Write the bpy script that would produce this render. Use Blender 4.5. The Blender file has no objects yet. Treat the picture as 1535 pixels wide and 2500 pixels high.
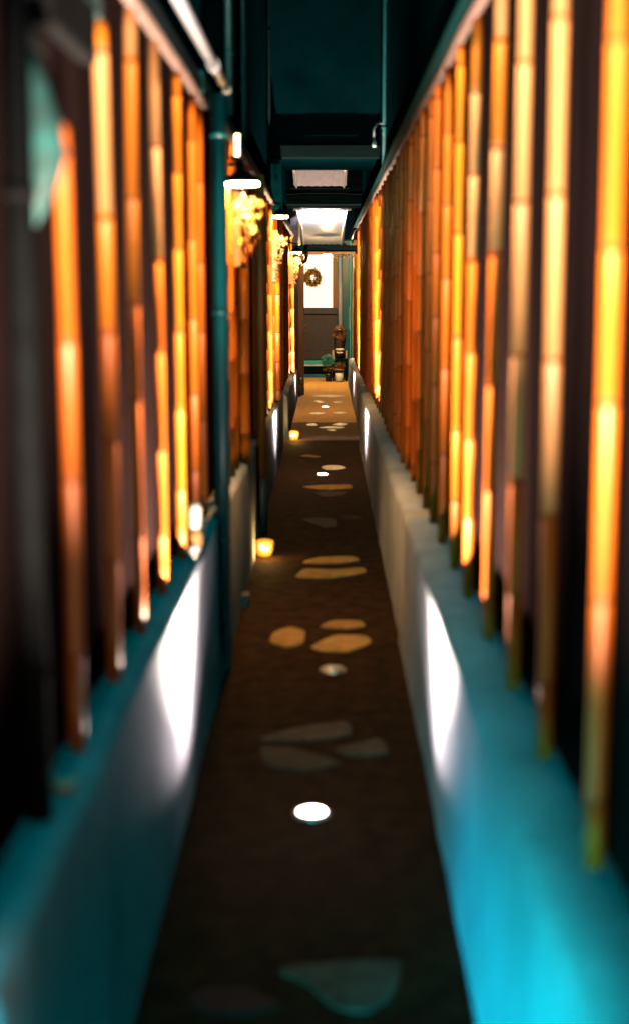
import bpy, bmesh, math, random
from mathutils import Vector, Matrix
R = math.radians
rnd = random.Random(7)
scene = bpy.context.scene
COL = scene.collection

# ------------------------------------------------------------------ camera
cam_d = bpy.data.cameras.new("camera")
cam = bpy.data.objects.new("camera", cam_d)
COL.objects.link(cam)
cam.location = (0, 0, 1.6)
cam.rotation_euler = (R(90 - 9.0), 0, R(0.432))
cam_d.sensor_fit = 'VERTICAL'
cam_d.sensor_height = 36
cam_d.lens = 50
cam_d.clip_start = 0.05
cam_d.clip_end = 500
cam_d.dof.use_dof = True
cam_d.dof.focus_distance = 22.0
cam_d.dof.aperture_fstop = 1.45
scene.camera = cam

# ------------------------------------------------------------------ night sky
world = bpy.data.worlds.new("World")
scene.world = world
world.use_nodes = True
wn, wl = world.node_tree.nodes, world.node_tree.links
wn.clear()
SUN_EL, SUN_ROT = R(3.7), R(205)
sky = wn.new('ShaderNodeTexSky')
sky.sky_type = 'NISHITA'
sky.sun_disc = False
sky.sun_elevation = SUN_EL
sky.sun_rotation = SUN_ROT
tint = wn.new('ShaderNodeMix')
tint.data_type = 'RGBA'
tint.blend_type = 'MULTIPLY'
tint.inputs['Factor'].default_value = 1
tint.inputs['B'].default_value = (0.0, 18.0, 17.5, 1)
bg = wn.new('ShaderNodeBackground')
bg.inputs['Strength'].default_value = 0.12
wo = wn.new('ShaderNodeOutputWorld')
bw = wn.new('ShaderNodeRGBToBW')
wl.new(sky.outputs['Color'], bw.inputs['Color'])
wl.new(bw.outputs['Val'], tint.inputs['A'])
wl.new(tint.outputs['Result'], bg.inputs['Color'])
wl.new(bg.outputs['Background'], wo.inputs['Surface'])

# cool street light coming in from the open street behind the viewer
sun_d = bpy.data.lights.new("sun", 'SUN')
sun_d.energy = 2.9
sun_d.angle = R(9)
sun_d.color = (0.0, 0.60, 0.92)
sun = bpy.data.objects.new("sun", sun_d)
COL.objects.link(sun)
sun.rotation_euler = Vector((0.36, 0.88, -0.06)).to_track_quat('-Z', 'Y').to_euler()

vs = scene.view_settings
vs.view_transform = 'Standard'
vs.look = 'None'
vs.exposure = 1.0
vs.gamma = 1
vs.use_curve_mapping = False
scene.cycles.use_denoising = True
scene.cycles.use_adaptive_sampling = False
scene.cycles.filter_width = 1.5
scene.cycles.max_bounces = 6
scene.cycles.diffuse_bounces = 0
scene.cycles.glossy_bounces = 1
scene.cycles.sample_clamp_indirect = 0.6
scene.cycles.caustics_reflective = False
scene.cycles.caustics_refractive = False
world.cycles.sampling_method = 'MANUAL'
world.cycles.sample_map_resolution = 512

# ------------------------------------------------------------------ materials
def mat(name, c1, c2=None, rough=0.6, scale=8.0, stretch=(1, 1, 1), bump=0.15, spec=0.5, coat=0.0, per_object=0.0, metal=0.0, detail=6):
    m = bpy.data.materials.new(name)
    m.use_nodes = True
    n, l = m.node_tree.nodes, m.node_tree.links
    p = n['Principled BSDF']
    p.inputs['Roughness'].default_value = rough
    p.inputs['Specular IOR Level'].default_value = spec
    p.inputs['Metallic'].default_value = metal
    p.inputs['Coat Weight'].default_value = coat
    p.inputs['Coat Roughness'].default_value = 0.45
    c2 = c2 or tuple(x * 0.6 for x in c1)
    tc = n.new('ShaderNodeTexCoord')
    mp = n.new('ShaderNodeMapping')
    mp.inputs['Scale'].default_value = stretch
    l.new(tc.outputs['Object'], mp.inputs['Vector'])
    nz = n.new('ShaderNodeTexNoise')
    nz.inputs['Scale'].default_value = scale
    nz.inputs['Detail'].default_value = detail
    nz.inputs['Roughness'].default_value = 0.65
    l.new(mp.outputs['Vector'], nz.inputs['Vector'])
    cr = n.new('ShaderNodeValToRGB')
    cr.color_ramp.elements[0].position = 0.3
    cr.color_ramp.elements[1].position = 0.72
    cr.color_ramp.elements[0].color = (*c2, 1)
    cr.color_ramp.elements[1].color = (*c1, 1)
    l.new(nz.outputs['Fac'], cr.inputs['Fac'])
    out = cr.outputs['Color']
    if per_object:
        oi = n.new('ShaderNodeObjectInfo')
        mr = n.new('ShaderNodeMapRange')
        mr.inputs['To Min'].default_value = 1 - per_object
        mr.inputs['To Max'].default_value = 1 + per_object * 0.4
        l.new(oi.outputs['Random'], mr.inputs['Value'])
        hs = n.new('ShaderNodeHueSaturation')
        l.new(mr.outputs['Result'], hs.inputs['Value'])
        l.new(out, hs.inputs['Color'])
        out = hs.outputs['Color']
    l.new(out, p.inputs['Base Color'])
    if bump:
        b = n.new('ShaderNodeBump')
        b.inputs['Strength'].default_value = bump
        b.inputs['Distance'].default_value = 0.02
        l.new(nz.outputs['Fac'], b.inputs['Height'])
        l.new(b.outputs['Normal'], p.inputs['Normal'])
    return m

def glow(name, color, strength):
    m = bpy.data.materials.new(name)
    m.use_nodes = True
    p = m.node_tree.nodes['Principled BSDF']
    p.inputs['Base Color'].default_value = (0.8, 0.75, 0.7, 1)
    p.inputs['Emission Color'].default_value = (*color, 1)
    p.inputs['Emission Strength'].default_value = strength
    return m

def boards(name, c1, c2, width=0.12):
    """dark stained vertical boards with grooves and grain"""
    m = mat(name, c1, c2, rough=0.55, scale=6, stretch=(6, 6, 0.6), bump=0.12, spec=0.0)
    n, l = m.node_tree.nodes, m.node_tree.links
    p = n['Principled BSDF']
    tc = n.new('ShaderNodeTexCoord')
    sp = n.new('ShaderNodeSeparateXYZ')
    l.new(tc.outputs['Object'], sp.inputs['Vector'])
    ad = n.new('ShaderNodeMath'); ad.operation = 'ADD'
    l.new(sp.outputs['X'], ad.inputs[0]); l.new(sp.outputs['Y'], ad.inputs[1])
    dv = n.new('ShaderNodeMath'); dv.operation = 'DIVIDE'; dv.inputs[1].default_value = width
    l.new(ad.outputs[0], dv.inputs[0])
    fr = n.new('ShaderNodeMath'); fr.operation = 'FRACT'
    l.new(dv.outputs[0], fr.inputs[0])
    pp = n.new('ShaderNodeMath'); pp.operation = 'PINGPONG'; pp.inputs[1].default_value = 0.5
    l.new(fr.outputs[0], pp.inputs[0])
    mr = n.new('ShaderNodeMapRange'); mr.inputs['From Max'].default_value = 0.06
    l.new(pp.outputs[0], mr.inputs['Value'])
    b = n.new('ShaderNodeBump'); b.inputs['Strength'].default_value = 0.6; b.inputs['Distance'].default_value = 0.01
    old = [k for k in n if k.type == 'BUMP' and k != b][0]
    l.new(mr.outputs['Result'], b.inputs['Height'])
    l.new(old.outputs['Normal'], b.inputs['Normal'])
    l.new(b.outputs['Normal'], p.inputs['Normal'])
    return m

M = {}
M['asphalt'] = mat('dark_paving', (0.048, 0.023, 0.0125), (0.008, 0.0044, 0.0036), rough=0.85, scale=11, bump=0.9, spec=0.02, detail=14)
M['earth'] = mat('ground_soil', (0.03, 0.026, 0.024), rough=0.9, scale=4)
M['stone'] = mat('lamplit_flagstone', (0.62, 0.36, 0.13), (0.30, 0.16, 0.06), rough=0.8, scale=14, bump=0.35, per_object=0.35, spec=0.03)  # warm lamp light put into the amber stone colour
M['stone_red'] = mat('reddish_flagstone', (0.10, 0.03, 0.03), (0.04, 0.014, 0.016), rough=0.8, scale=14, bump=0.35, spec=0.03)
M['concrete'] = mat('painted_concrete', (0.46, 0.50, 0.62), (0.27, 0.295, 0.37), rough=0.7, scale=4, stretch=(1, 1, .6), detail=10, bump=0.2, spec=0.0)
M['wall'] = boards('stained_boards', (0.018, 0.010, 0.0105), (0.008, 0.0045, 0.005))
M['upper'] = mat('teal_lit_render', (0.0008, 0.015, 0.020), (0.0004, 0.007, 0.010), rough=0.8, scale=3, bump=0.2, spec=0.0)  # teal ambient light put into the wall colour
M['eave'] = mat('teal_lit_eave', (0.006, 0.080, 0.090), (0.003, 0.05, 0.058), rough=0.6, scale=5, stretch=(4, .5, 4), bump=0.1, spec=0.1)  # teal is sky light on the eaves, put into their colour
M['rail'] = mat('pale_rail_wood', (0.13, 0.078, 0.070), (0.08, 0.046, 0.042), rough=0.7, scale=8, stretch=(4, .5, 4), bump=0.1)
M['beam'] = mat('dark_timber', (0.006, 0.014, 0.016), (0.003, 0.007, 0.008), rough=0.6, scale=6, stretch=(.5, 6, 6), bump=0.15, spec=0.0)
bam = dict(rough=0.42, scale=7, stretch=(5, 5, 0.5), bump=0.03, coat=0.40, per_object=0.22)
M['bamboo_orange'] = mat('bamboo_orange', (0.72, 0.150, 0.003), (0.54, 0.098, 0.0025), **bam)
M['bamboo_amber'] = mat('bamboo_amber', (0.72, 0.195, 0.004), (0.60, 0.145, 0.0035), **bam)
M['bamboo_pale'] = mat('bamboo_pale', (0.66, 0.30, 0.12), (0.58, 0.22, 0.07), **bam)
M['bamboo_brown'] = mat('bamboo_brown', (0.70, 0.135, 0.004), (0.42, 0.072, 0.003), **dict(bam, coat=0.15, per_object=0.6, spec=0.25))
M['bamboo_node'] = mat('bamboo_node', (0.36, 0.07, 0.005), (0.22, 0.04, 0.004), rough=0.5, scale=12, bump=0.05)
M['pipe_dark'] = mat('teal_pipe_paint', (0.005, 0.105, 0.12), (0.003, 0.07, 0.085), rough=0.35, scale=5, bump=0.04)
M['pipe_pale'] = mat('pale_pipe_plastic', (0.34, 0.35, 0.44), (0.26, 0.27, 0.34), rough=0.35, scale=4, bump=0.04)
M['barrel'] = mat('brown_barrel_wood', (0.10, 0.05, 0.03), (0.04, 0.02, 0.014), rough=0.5, scale=6, stretch=(6, 6, .6), bump=0.15)
M['metal'] = mat('black_metal', (0.005, 0.006, 0.007), (0.003, 0.003, 0.004), rough=0.7, scale=10, bump=0.05, spec=0.02)
M['steel'] = mat('steel_ring', (0.55, 0.53, 0.5), (0.4, 0.38, 0.36), rough=0.3, scale=20, bump=0.03, metal=0.9)
M['post'] = mat('brown_post_wood', (0.34, 0.13, 0.03), (0.18, 0.065, 0.018), rough=0.5, scale=6, stretch=(6, 6, .5), bump=0.15)
M['post_sleeve'] = mat('dark_post_sleeve', (0.05, 0.06, 0.07), rough=0.45, scale=8, bump=0.06)
M['board'] = mat('aged_board', (0.42, 0.26, 0.15), (0.22, 0.12, 0.07), rough=0.55, scale=6, stretch=(6, 6, .7), bump=0.12)
M['leaf_gold'] = mat('golden_leaves', (0.62, 0.33, 0.05), (0.30, 0.10, 0.015), rough=0.6, scale=30, bump=0.05)
M['leaf_red'] = mat('red_leaves', (0.42, 0.10, 0.02), (0.18, 0.04, 0.015), rough=0.6, scale=30, bump=0.05)
M['leaf_white'] = mat('blossom_and_lamp_glare', (0.80, 0.60, 0.30), (0.6, 0.36, 0.14), rough=0.7, scale=30, bump=0.05)
M['leaf_teal'] = mat('bluish_leaves', (0.25, 0.75, 0.62), (0.04, 0.30, 0.26), rough=0.55, scale=25, bump=0.05)
M['twig'] = mat('twig_bark', (0.10, 0.055, 0.03), rough=0.8, scale=20, bump=0.2)
M['white_paint'] = mat('white_ceramic', (0.80, 0.76, 0.70), (0.66, 0.60, 0.54), rough=0.35, scale=6, bump=0.04)
M['terracotta'] = mat('ochre_glaze', (0.62, 0.34, 0.12), (0.46, 0.23, 0.08), rough=0.45, scale=8, bump=0.06)
M['black_box'] = mat('black_lacquer', (0.02, 0.018, 0.018), rough=0.3, scale=10, bump=0.04)
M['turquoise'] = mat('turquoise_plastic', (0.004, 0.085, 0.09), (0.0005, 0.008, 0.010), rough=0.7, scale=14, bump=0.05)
M['turq_mat'] = mat('turquoise_step_paint', (0.03, 0.55, 0.52), (0.02, 0.38, 0.38), rough=0.5, scale=9, bump=0.1)
M['blue_paint'] = mat('blue_step_paint', (0.02, 0.16, 0.26), (0.015, 0.1, 0.17), rough=0.5, scale=9, bump=0.1)
M['white_edge'] = mat('white_step_edge', (0.8, 0.8, 0.78), rough=0.5, scale=9, bump=0.05)
M['end_wall'] = mat('dark_plum_panel', (0.060, 0.044, 0.052), (0.032, 0.024, 0.03), rough=0.6, scale=5, stretch=(3, 3, .8), bump=0.12)
M['glow_uplight'] = glow('uplight_glass', (1.0, 0.90, 0.78), 15)
M['glow_lamp'] = glow('lamp_diffuser', (1.0, 0.50, 0.15), 400)
M['glow_flame'] = glow('candle_flame', (1.0, 0.72, 0.28), 5)
M['glow_tube'] = glow('cool_tube', (1.0, 0.93, 0.95), 900)
M['lens'] = mat('unlit_lens', (0.42, 0.40, 0.42), (0.3, 0.28, 0.3), rough=0.25, scale=20, bump=0.05)

def leafy(m, amount=.55):
    n, l = m.node_tree.nodes, m.node_tree.links
    p = n['Principled BSDF']; out = [k for k in n if k.type == 'OUTPUT_MATERIAL'][0]
    t = n.new('ShaderNodeBsdfTranslucent')
    l.new(p.inputs['Base Color'].links[0].from_socket, t.inputs['Color'])
    mx = n.new('ShaderNodeMixShader'); mx.inputs[0].default_value = amount
    l.new(p.outputs[0], mx.inputs[1]); l.new(t.outputs[0], mx.inputs[2]); l.new(mx.outputs[0], out.inputs['Surface'])
M['wreath_leaf'] = mat('dry_wreath_leaves', (1.0, 0.50, 0.05), (0.62, 0.24, 0.02), rough=0.6, scale=30, bump=0.05)
leafy(M['wreath_leaf'], .22)
for k in ('leaf_gold', 'leaf_red', 'leaf_white', 'leaf_teal'):
    leafy(M[k])

def window_mat():
    m = bpy.data.materials.new('lit_paper')
    m.use_nodes = True
    n, l = m.node_tree.nodes, m.node_tree.links
    p = n['Principled BSDF']
    p.inputs['Base Color'].default_value = (0.8, 0.72, 0.6, 1)
    tc = n.new('ShaderNodeTexCoord')
    mp = n.new('ShaderNodeMapping'); mp.inputs['Scale'].default_value = (9, 9, 1.3)
    l.new(tc.outputs['Object'], mp.inputs['Vector'])
    nz = n.new('ShaderNodeTexNoise'); nz.inputs['Scale'].default_value = 2.0; nz.inputs['Detail'].default_value = 5
    l.new(mp.outputs['Vector'], nz.inputs['Vector'])
    cr = n.new('ShaderNodeValToRGB')
    cr.color_ramp.elements[0].color = (1.0, 0.70, 0.34, 1); cr.color_ramp.elements[0].position = 0.22
    cr.color_ramp.elements[1].color = (1.0, 0.90, 0.62, 1); cr.color_ramp.elements[1].position = 0.42
    l.new(nz.outputs['Fac'], cr.inputs['Fac'])
    l.new(cr.outputs['Color'], p.inputs['Emission Color'])
    p.inputs['Emission Strength'].default_value = 0.62
    return m
M['window'] = window_mat()

def sheet_mat():
    m = mat('milky_sheet', (0.82, 0.82, 0.84), (0.7, 0.7, 0.73), rough=0.35, scale=5, stretch=(9, .8, 1), bump=0.08)
    n, l = m.node_tree.nodes, m.node_tree.links
    p = n['Principled BSDF']; out = [k for k in n if k.type == 'OUTPUT_MATERIAL'][0]
    t = n.new('ShaderNodeBsdfTranslucent'); t.inputs['Color'].default_value = (0.85, 0.86, 0.9, 1)
    mx = n.new('ShaderNodeMixShader'); mx.inputs[0].default_value = 0.75
    l.new(p.outputs[0], mx.inputs[1]); l.new(t.outputs[0], mx.inputs[2]); l.new(mx.outputs[0], out.inputs['Surface'])
    return m
M['sheet'] = sheet_mat()
M['grey_sheet'] = mat('grey_awning_cloth', (0.10, 0.085, 0.095), (0.06, 0.05, 0.058), rough=0.7, scale=5, stretch=(9, .8, 1), bump=0.08, spec=0.1)

def amber_glass():
    m = bpy.data.materials.new('amber_glass')
    m.use_nodes = True
    n, l = m.node_tree.nodes, m.node_tree.links
    p = n['Principled BSDF']
    p.inputs['Base Color'].default_value = (1.0, 0.62, 0.2, 1)
    p.inputs['Roughness'].default_value = 0.25
    p.inputs['Transmission Weight'].default_value = 0.75
    p.inputs['Emission Color'].default_value = (1.0, 0.42, 0.03, 1)
    p.inputs['Emission Strength'].default_value = 0.28
    nz = n.new('ShaderNodeTexNoise'); nz.inputs['Scale'].default_value = 30
    b = n.new('ShaderNodeBump'); b.inputs['Strength'].default_value = 0.6; b.inputs['Distance'].default_value = 0.01
    l.new(nz.outputs['Fac'], b.inputs['Height']); l.new(b.outputs['Normal'], p.inputs['Normal'])
    return m
M['amber_glass'] = amber_glass()

# ------------------------------------------------------------------ helpers
def obj(name, bm, material, parent=None, smooth=False, bevel=0.0):
    me = bpy.data.meshes.new(name)
    bmesh.ops.recalc_face_normals(bm, faces=bm.faces[:])
    bm.to_mesh(me); bm.free()
    for m in (material if isinstance(material, (list, tuple)) else [material]):
        me.materials.append(m)
    if smooth:
        for p in me.polygons:
            p.use_smooth = True
    o = bpy.data.objects.new(name, me)
    COL.objects.link(o)
    if parent is not None:
        o.parent = parent
        o.location = -parent.location
    if bevel:
        b = o.modifiers.new('bevel', 'BEVEL'); b.width = bevel; b.segments = 2; b.limit_method = 'ANGLE'
    return o

def tag(o, label=None, cat=None, group=None, kind=None):
    if label: o['label'] = label
    if cat: o['category'] = cat
    if group: o['group'] = group
    if kind: o['kind'] = kind
    return o

def thing(name, label, cat, loc=(0, 0, 0), group=None):
    o = bpy.data.objects.new(name, None)
    o.empty_display_size = 0.05
    COL.objects.link(o)
    o.location = loc
    return tag(o, label, cat, group)

def box(bm, x0, x1, y0, y1, z0, z1):
    r = bmesh.ops.create_cube(bm, size=1)
    for v in r['verts']:
        v.co = Vector(((x0 + x1) / 2 + v.co.x * (x1 - x0), (y0 + y1) / 2 + v.co.y * (y1 - y0), (z0 + z1) / 2 + v.co.z * (z1 - z0)))
    return r['verts']

def boxb(*a):
    bm = bmesh.new(); box(bm, *a); return bm

def tube(bm, pts, rad, n=12, caps=True, mats=None):
    """tube through points; rad is a number or one per point"""
    pts = [Vector(p) for p in pts]
    rads = rad if isinstance(rad, (list, tuple)) else [rad] * len(pts)
    rings = []
    u = None
    for i, p in enumerate(pts):
        d = (pts[min(i + 1, len(pts) - 1)] - pts[max(i - 1, 0)]).normalized()
        if u is None:
            u = d.orthogonal().normalized()
        u = (u - d * u.dot(d)).normalized()
        w = d.cross(u)
        rings.append([bm.verts.new(p + (u * math.cos(2 * math.pi * k / n) + w * math.sin(2 * math.pi * k / n)) * rads[i]) for k in range(n)])
    for i in range(len(rings) - 1):
        for k in range(n):
            f = bm.faces.new((rings[i][k], rings[i][(k + 1) % n], rings[i + 1][(k + 1) % n], rings[i + 1][k]))
            f.smooth = True
            if mats: f.material_index = mats[i]
    if caps:
        f = bm.faces.new(rings[0][::-1]); g = bm.faces.new(rings[-1])
        if mats: f.material_index = mats[0]; g.material_index = mats[-1]
    return rings

def tubeb(pts, rad, n=12):
    bm = bmesh.new(); tube(bm, pts, rad, n); return bm

def lathe(c, prof, n=24):
    """prof: (radius, z) from bottom to top around c"""
    bm = bmesh.new()
    rings = [[bm.verts.new((c[0] + r * math.cos(2 * math.pi * k / n), c[1] + r * math.sin(2 * math.pi * k / n), c[2] + z)) for k in range(n)] for r, z in prof]
    for i in range(len(rings) - 1):
        for k in range(n):
            bm.faces.new((rings[i][k], rings[i][(k + 1) % n], rings[i + 1][(k + 1) % n], rings[i + 1][k])).smooth = True
    bm.faces.new(rings[0][::-1]); bm.faces.new(rings[-1])
    return bm

def leaf(bm, c, size, rng, mi=0):
    a = Vector((rng.uniform(-1, 1), rng.uniform(-1, 1), rng.uniform(-1, 1))).normalized()
    b = a.orthogonal().normalized()
    b.rotate(Matrix.Rotation(rng.uniform(0, 6.28), 3, a))
    w = a.cross(b)
    c = Vector(c)
    s = size * rng.uniform(.6, 1.2)
    vs_ = [bm.verts.new(c + b * s), bm.verts.new(c + w * s * .5 + a * s * .15), bm.verts.new(c - b * s * .7), bm.verts.new(c - w * s * .5 + a * s * .15)]
    f = bm.faces.new(vs_); f.material_index = mi

def cluster(c, ext, count, size, rng, nm=1):
    bm = bmesh.new()
    for _ in range(count):
        while True:
            q = Vector((rng.uniform(-1, 1), rng.uniform(-1, 1), rng.uniform(-1, 1)))
            if q.length < 1: break
        leaf(bm, (c[0] + q.x * ext[0], c[1] + q.y * ext[1], c[2] + q.z * ext[2]), size, rng, rng.randrange(nm))
    return bm

# ------------------------------------------------------------------ ground and path
bm = bmesh.new()
bmesh.ops.create_grid(bm, x_segments=2, y_segments=2, size=150)
for v in bm.verts: v.co.z = -0.012
tag(obj('ground', bm, M['earth']), kind='structure')

bm = bmesh.new()
NX, NY = 6, 130
g = [[bm.verts.new((-0.62 + 1.24 * i / NX, -4 + 30.2 * j / NY, rnd.uniform(-.0012, .0012))) for i in range(NX + 1)] for j in range(NY + 1)]
for j in range(NY):
    for i in range(NX):
        bm.faces.new((g[j][i], g[j][i + 1], g[j + 1][i + 1], g[j + 1][i])).smooth = True
tag(obj('path', bm, M['asphalt']), kind='structure')

M['far_paving'] = mat('golden_glow_paving', (0.80, 0.46, 0.13), (0.32, 0.17, 0.05), rough=0.75, scale=30, bump=0.6, spec=0.15)  # lighter paving; window and lamp glow put into its golden colour
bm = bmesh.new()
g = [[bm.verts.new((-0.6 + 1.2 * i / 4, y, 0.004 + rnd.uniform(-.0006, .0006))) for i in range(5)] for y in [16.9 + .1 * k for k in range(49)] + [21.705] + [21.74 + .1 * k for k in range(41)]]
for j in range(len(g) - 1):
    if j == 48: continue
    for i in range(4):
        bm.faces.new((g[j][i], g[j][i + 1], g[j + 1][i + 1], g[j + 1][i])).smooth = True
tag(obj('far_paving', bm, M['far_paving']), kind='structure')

M['glow_fade_paving'] = mat('glow_fade_paving', (0.26, 0.14, 0.055), (0.06, 0.034, 0.018), rough=0.8, scale=30, bump=0.8, spec=0.05, detail=12)  # in-between tone: the far glow fading out, put into the colour
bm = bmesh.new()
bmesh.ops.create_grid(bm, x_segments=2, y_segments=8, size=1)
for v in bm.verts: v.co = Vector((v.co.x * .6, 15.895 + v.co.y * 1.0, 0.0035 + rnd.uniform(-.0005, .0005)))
tag(obj('glow_fade_paving', bm, M['glow_fade_paving']), kind='structure')

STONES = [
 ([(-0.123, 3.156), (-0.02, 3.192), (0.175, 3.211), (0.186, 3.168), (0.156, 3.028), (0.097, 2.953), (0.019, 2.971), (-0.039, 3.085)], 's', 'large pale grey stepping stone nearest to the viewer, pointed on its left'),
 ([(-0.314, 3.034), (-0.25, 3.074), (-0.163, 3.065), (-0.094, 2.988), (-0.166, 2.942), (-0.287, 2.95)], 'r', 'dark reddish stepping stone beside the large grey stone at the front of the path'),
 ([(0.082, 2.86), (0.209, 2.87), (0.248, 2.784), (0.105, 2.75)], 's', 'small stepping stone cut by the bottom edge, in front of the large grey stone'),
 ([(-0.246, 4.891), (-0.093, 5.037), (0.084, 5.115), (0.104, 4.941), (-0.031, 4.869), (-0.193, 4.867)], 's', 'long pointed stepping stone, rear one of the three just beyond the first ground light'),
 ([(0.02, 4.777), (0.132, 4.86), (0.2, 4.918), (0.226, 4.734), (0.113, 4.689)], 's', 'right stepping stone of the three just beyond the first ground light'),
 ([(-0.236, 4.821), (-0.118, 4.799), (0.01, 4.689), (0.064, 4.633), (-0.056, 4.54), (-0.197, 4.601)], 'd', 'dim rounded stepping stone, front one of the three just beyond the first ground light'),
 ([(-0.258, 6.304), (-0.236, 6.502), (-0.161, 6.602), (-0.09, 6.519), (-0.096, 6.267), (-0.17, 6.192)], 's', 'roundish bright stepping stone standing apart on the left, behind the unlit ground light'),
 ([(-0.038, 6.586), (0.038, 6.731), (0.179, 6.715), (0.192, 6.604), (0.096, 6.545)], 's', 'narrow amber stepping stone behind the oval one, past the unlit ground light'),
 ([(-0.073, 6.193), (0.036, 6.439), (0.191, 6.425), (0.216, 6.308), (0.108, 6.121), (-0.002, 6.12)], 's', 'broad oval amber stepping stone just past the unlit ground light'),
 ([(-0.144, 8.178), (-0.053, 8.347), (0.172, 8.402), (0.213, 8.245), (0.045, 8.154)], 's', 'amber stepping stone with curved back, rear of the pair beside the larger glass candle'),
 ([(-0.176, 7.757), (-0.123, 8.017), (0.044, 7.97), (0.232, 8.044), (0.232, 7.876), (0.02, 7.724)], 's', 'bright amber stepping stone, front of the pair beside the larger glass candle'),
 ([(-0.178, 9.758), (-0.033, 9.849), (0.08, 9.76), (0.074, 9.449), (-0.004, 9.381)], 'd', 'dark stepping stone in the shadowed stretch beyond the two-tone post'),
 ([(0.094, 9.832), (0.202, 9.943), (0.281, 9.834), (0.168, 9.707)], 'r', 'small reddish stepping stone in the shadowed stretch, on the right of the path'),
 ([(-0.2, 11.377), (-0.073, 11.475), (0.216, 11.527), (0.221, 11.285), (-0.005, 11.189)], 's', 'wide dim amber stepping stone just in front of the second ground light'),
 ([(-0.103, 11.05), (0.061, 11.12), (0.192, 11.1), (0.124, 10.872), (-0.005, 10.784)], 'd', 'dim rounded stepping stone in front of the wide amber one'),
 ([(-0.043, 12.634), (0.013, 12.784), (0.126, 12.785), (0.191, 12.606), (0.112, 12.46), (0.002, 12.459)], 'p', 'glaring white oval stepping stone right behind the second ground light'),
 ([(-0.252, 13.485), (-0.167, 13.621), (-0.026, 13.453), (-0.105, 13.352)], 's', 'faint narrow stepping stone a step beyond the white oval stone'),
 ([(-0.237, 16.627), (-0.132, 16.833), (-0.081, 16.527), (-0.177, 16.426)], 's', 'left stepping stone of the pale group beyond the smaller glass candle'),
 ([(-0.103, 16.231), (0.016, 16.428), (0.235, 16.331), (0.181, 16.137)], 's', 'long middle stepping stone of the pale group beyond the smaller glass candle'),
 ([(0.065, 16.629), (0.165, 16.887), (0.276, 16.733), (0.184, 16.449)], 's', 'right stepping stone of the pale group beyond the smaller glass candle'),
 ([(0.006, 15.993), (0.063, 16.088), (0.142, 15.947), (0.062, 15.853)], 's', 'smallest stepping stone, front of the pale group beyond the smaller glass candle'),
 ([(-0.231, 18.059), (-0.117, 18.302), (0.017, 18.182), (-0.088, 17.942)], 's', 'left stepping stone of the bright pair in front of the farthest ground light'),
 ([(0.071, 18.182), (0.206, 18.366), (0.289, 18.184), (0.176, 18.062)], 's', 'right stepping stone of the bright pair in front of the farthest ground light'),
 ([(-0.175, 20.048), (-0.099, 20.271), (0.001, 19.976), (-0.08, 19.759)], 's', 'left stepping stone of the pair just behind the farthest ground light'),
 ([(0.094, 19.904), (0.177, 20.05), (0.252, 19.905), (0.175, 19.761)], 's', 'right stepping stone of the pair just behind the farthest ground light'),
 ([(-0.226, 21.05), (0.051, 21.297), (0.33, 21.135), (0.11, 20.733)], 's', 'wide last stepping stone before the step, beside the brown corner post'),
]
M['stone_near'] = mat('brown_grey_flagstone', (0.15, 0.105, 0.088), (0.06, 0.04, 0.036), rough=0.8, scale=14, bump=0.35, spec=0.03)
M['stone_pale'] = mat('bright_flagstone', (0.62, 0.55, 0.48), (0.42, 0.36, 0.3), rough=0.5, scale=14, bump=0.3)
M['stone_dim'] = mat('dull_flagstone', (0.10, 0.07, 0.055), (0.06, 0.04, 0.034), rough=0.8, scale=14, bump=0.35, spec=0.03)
for poly, kind_, lab in STONES:
    cx = sum(p[0] for p in poly) / len(poly); cy = sum(p[1] for p in poly) / len(poly)
    # rounded, slightly irregular outline
    pts = [Vector((p[0] - cx, p[1] - cy)) for p in poly]
    for cut in (.16, .25):
        q = []
        for i in range(len(pts)):
            a, b = pts[i], pts[(i + 1) % len(pts)]
            q += [a * (1 - cut) + b * cut, a * cut + b * (1 - cut)]
        pts = q
    pts = [p * (1 + rnd.uniform(-.02, .02)) for p in pts]
    bm = bmesh.new()
    lo = [bm.verts.new((p.x, p.y, -0.02)) for p in pts]
    mid = [bm.verts.new((p.x, p.y, 0.0045)) for p in pts]
    hi = [bm.verts.new((p.x * .93, p.y * .93, 0.0065)) for p in pts]
    n = len(pts)
    for A, B in ((lo, mid), (mid, hi)):
        for i in range(n):
            bm.faces.new((A[i], A[(i + 1) % n], B[(i + 1) % n], B[i]))
    bm.faces.new(hi)
    o = obj('stepping_stone', bm, {'s': M['stone_near'] if cy < 5.5 else (M['stone'] if cy < 15 else M['stone_pale']), 'r': M['stone_red'], 'd': M['stone_dim'], 'p': M['stone_pale']}[kind_], smooth=False)  # near stones darker, farther ones brighter: lamp light put into the tone
    o.location = (cx, cy, 0)
    tag(o, lab, 'stepping stone', 'stepping stones set in the path')

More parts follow.
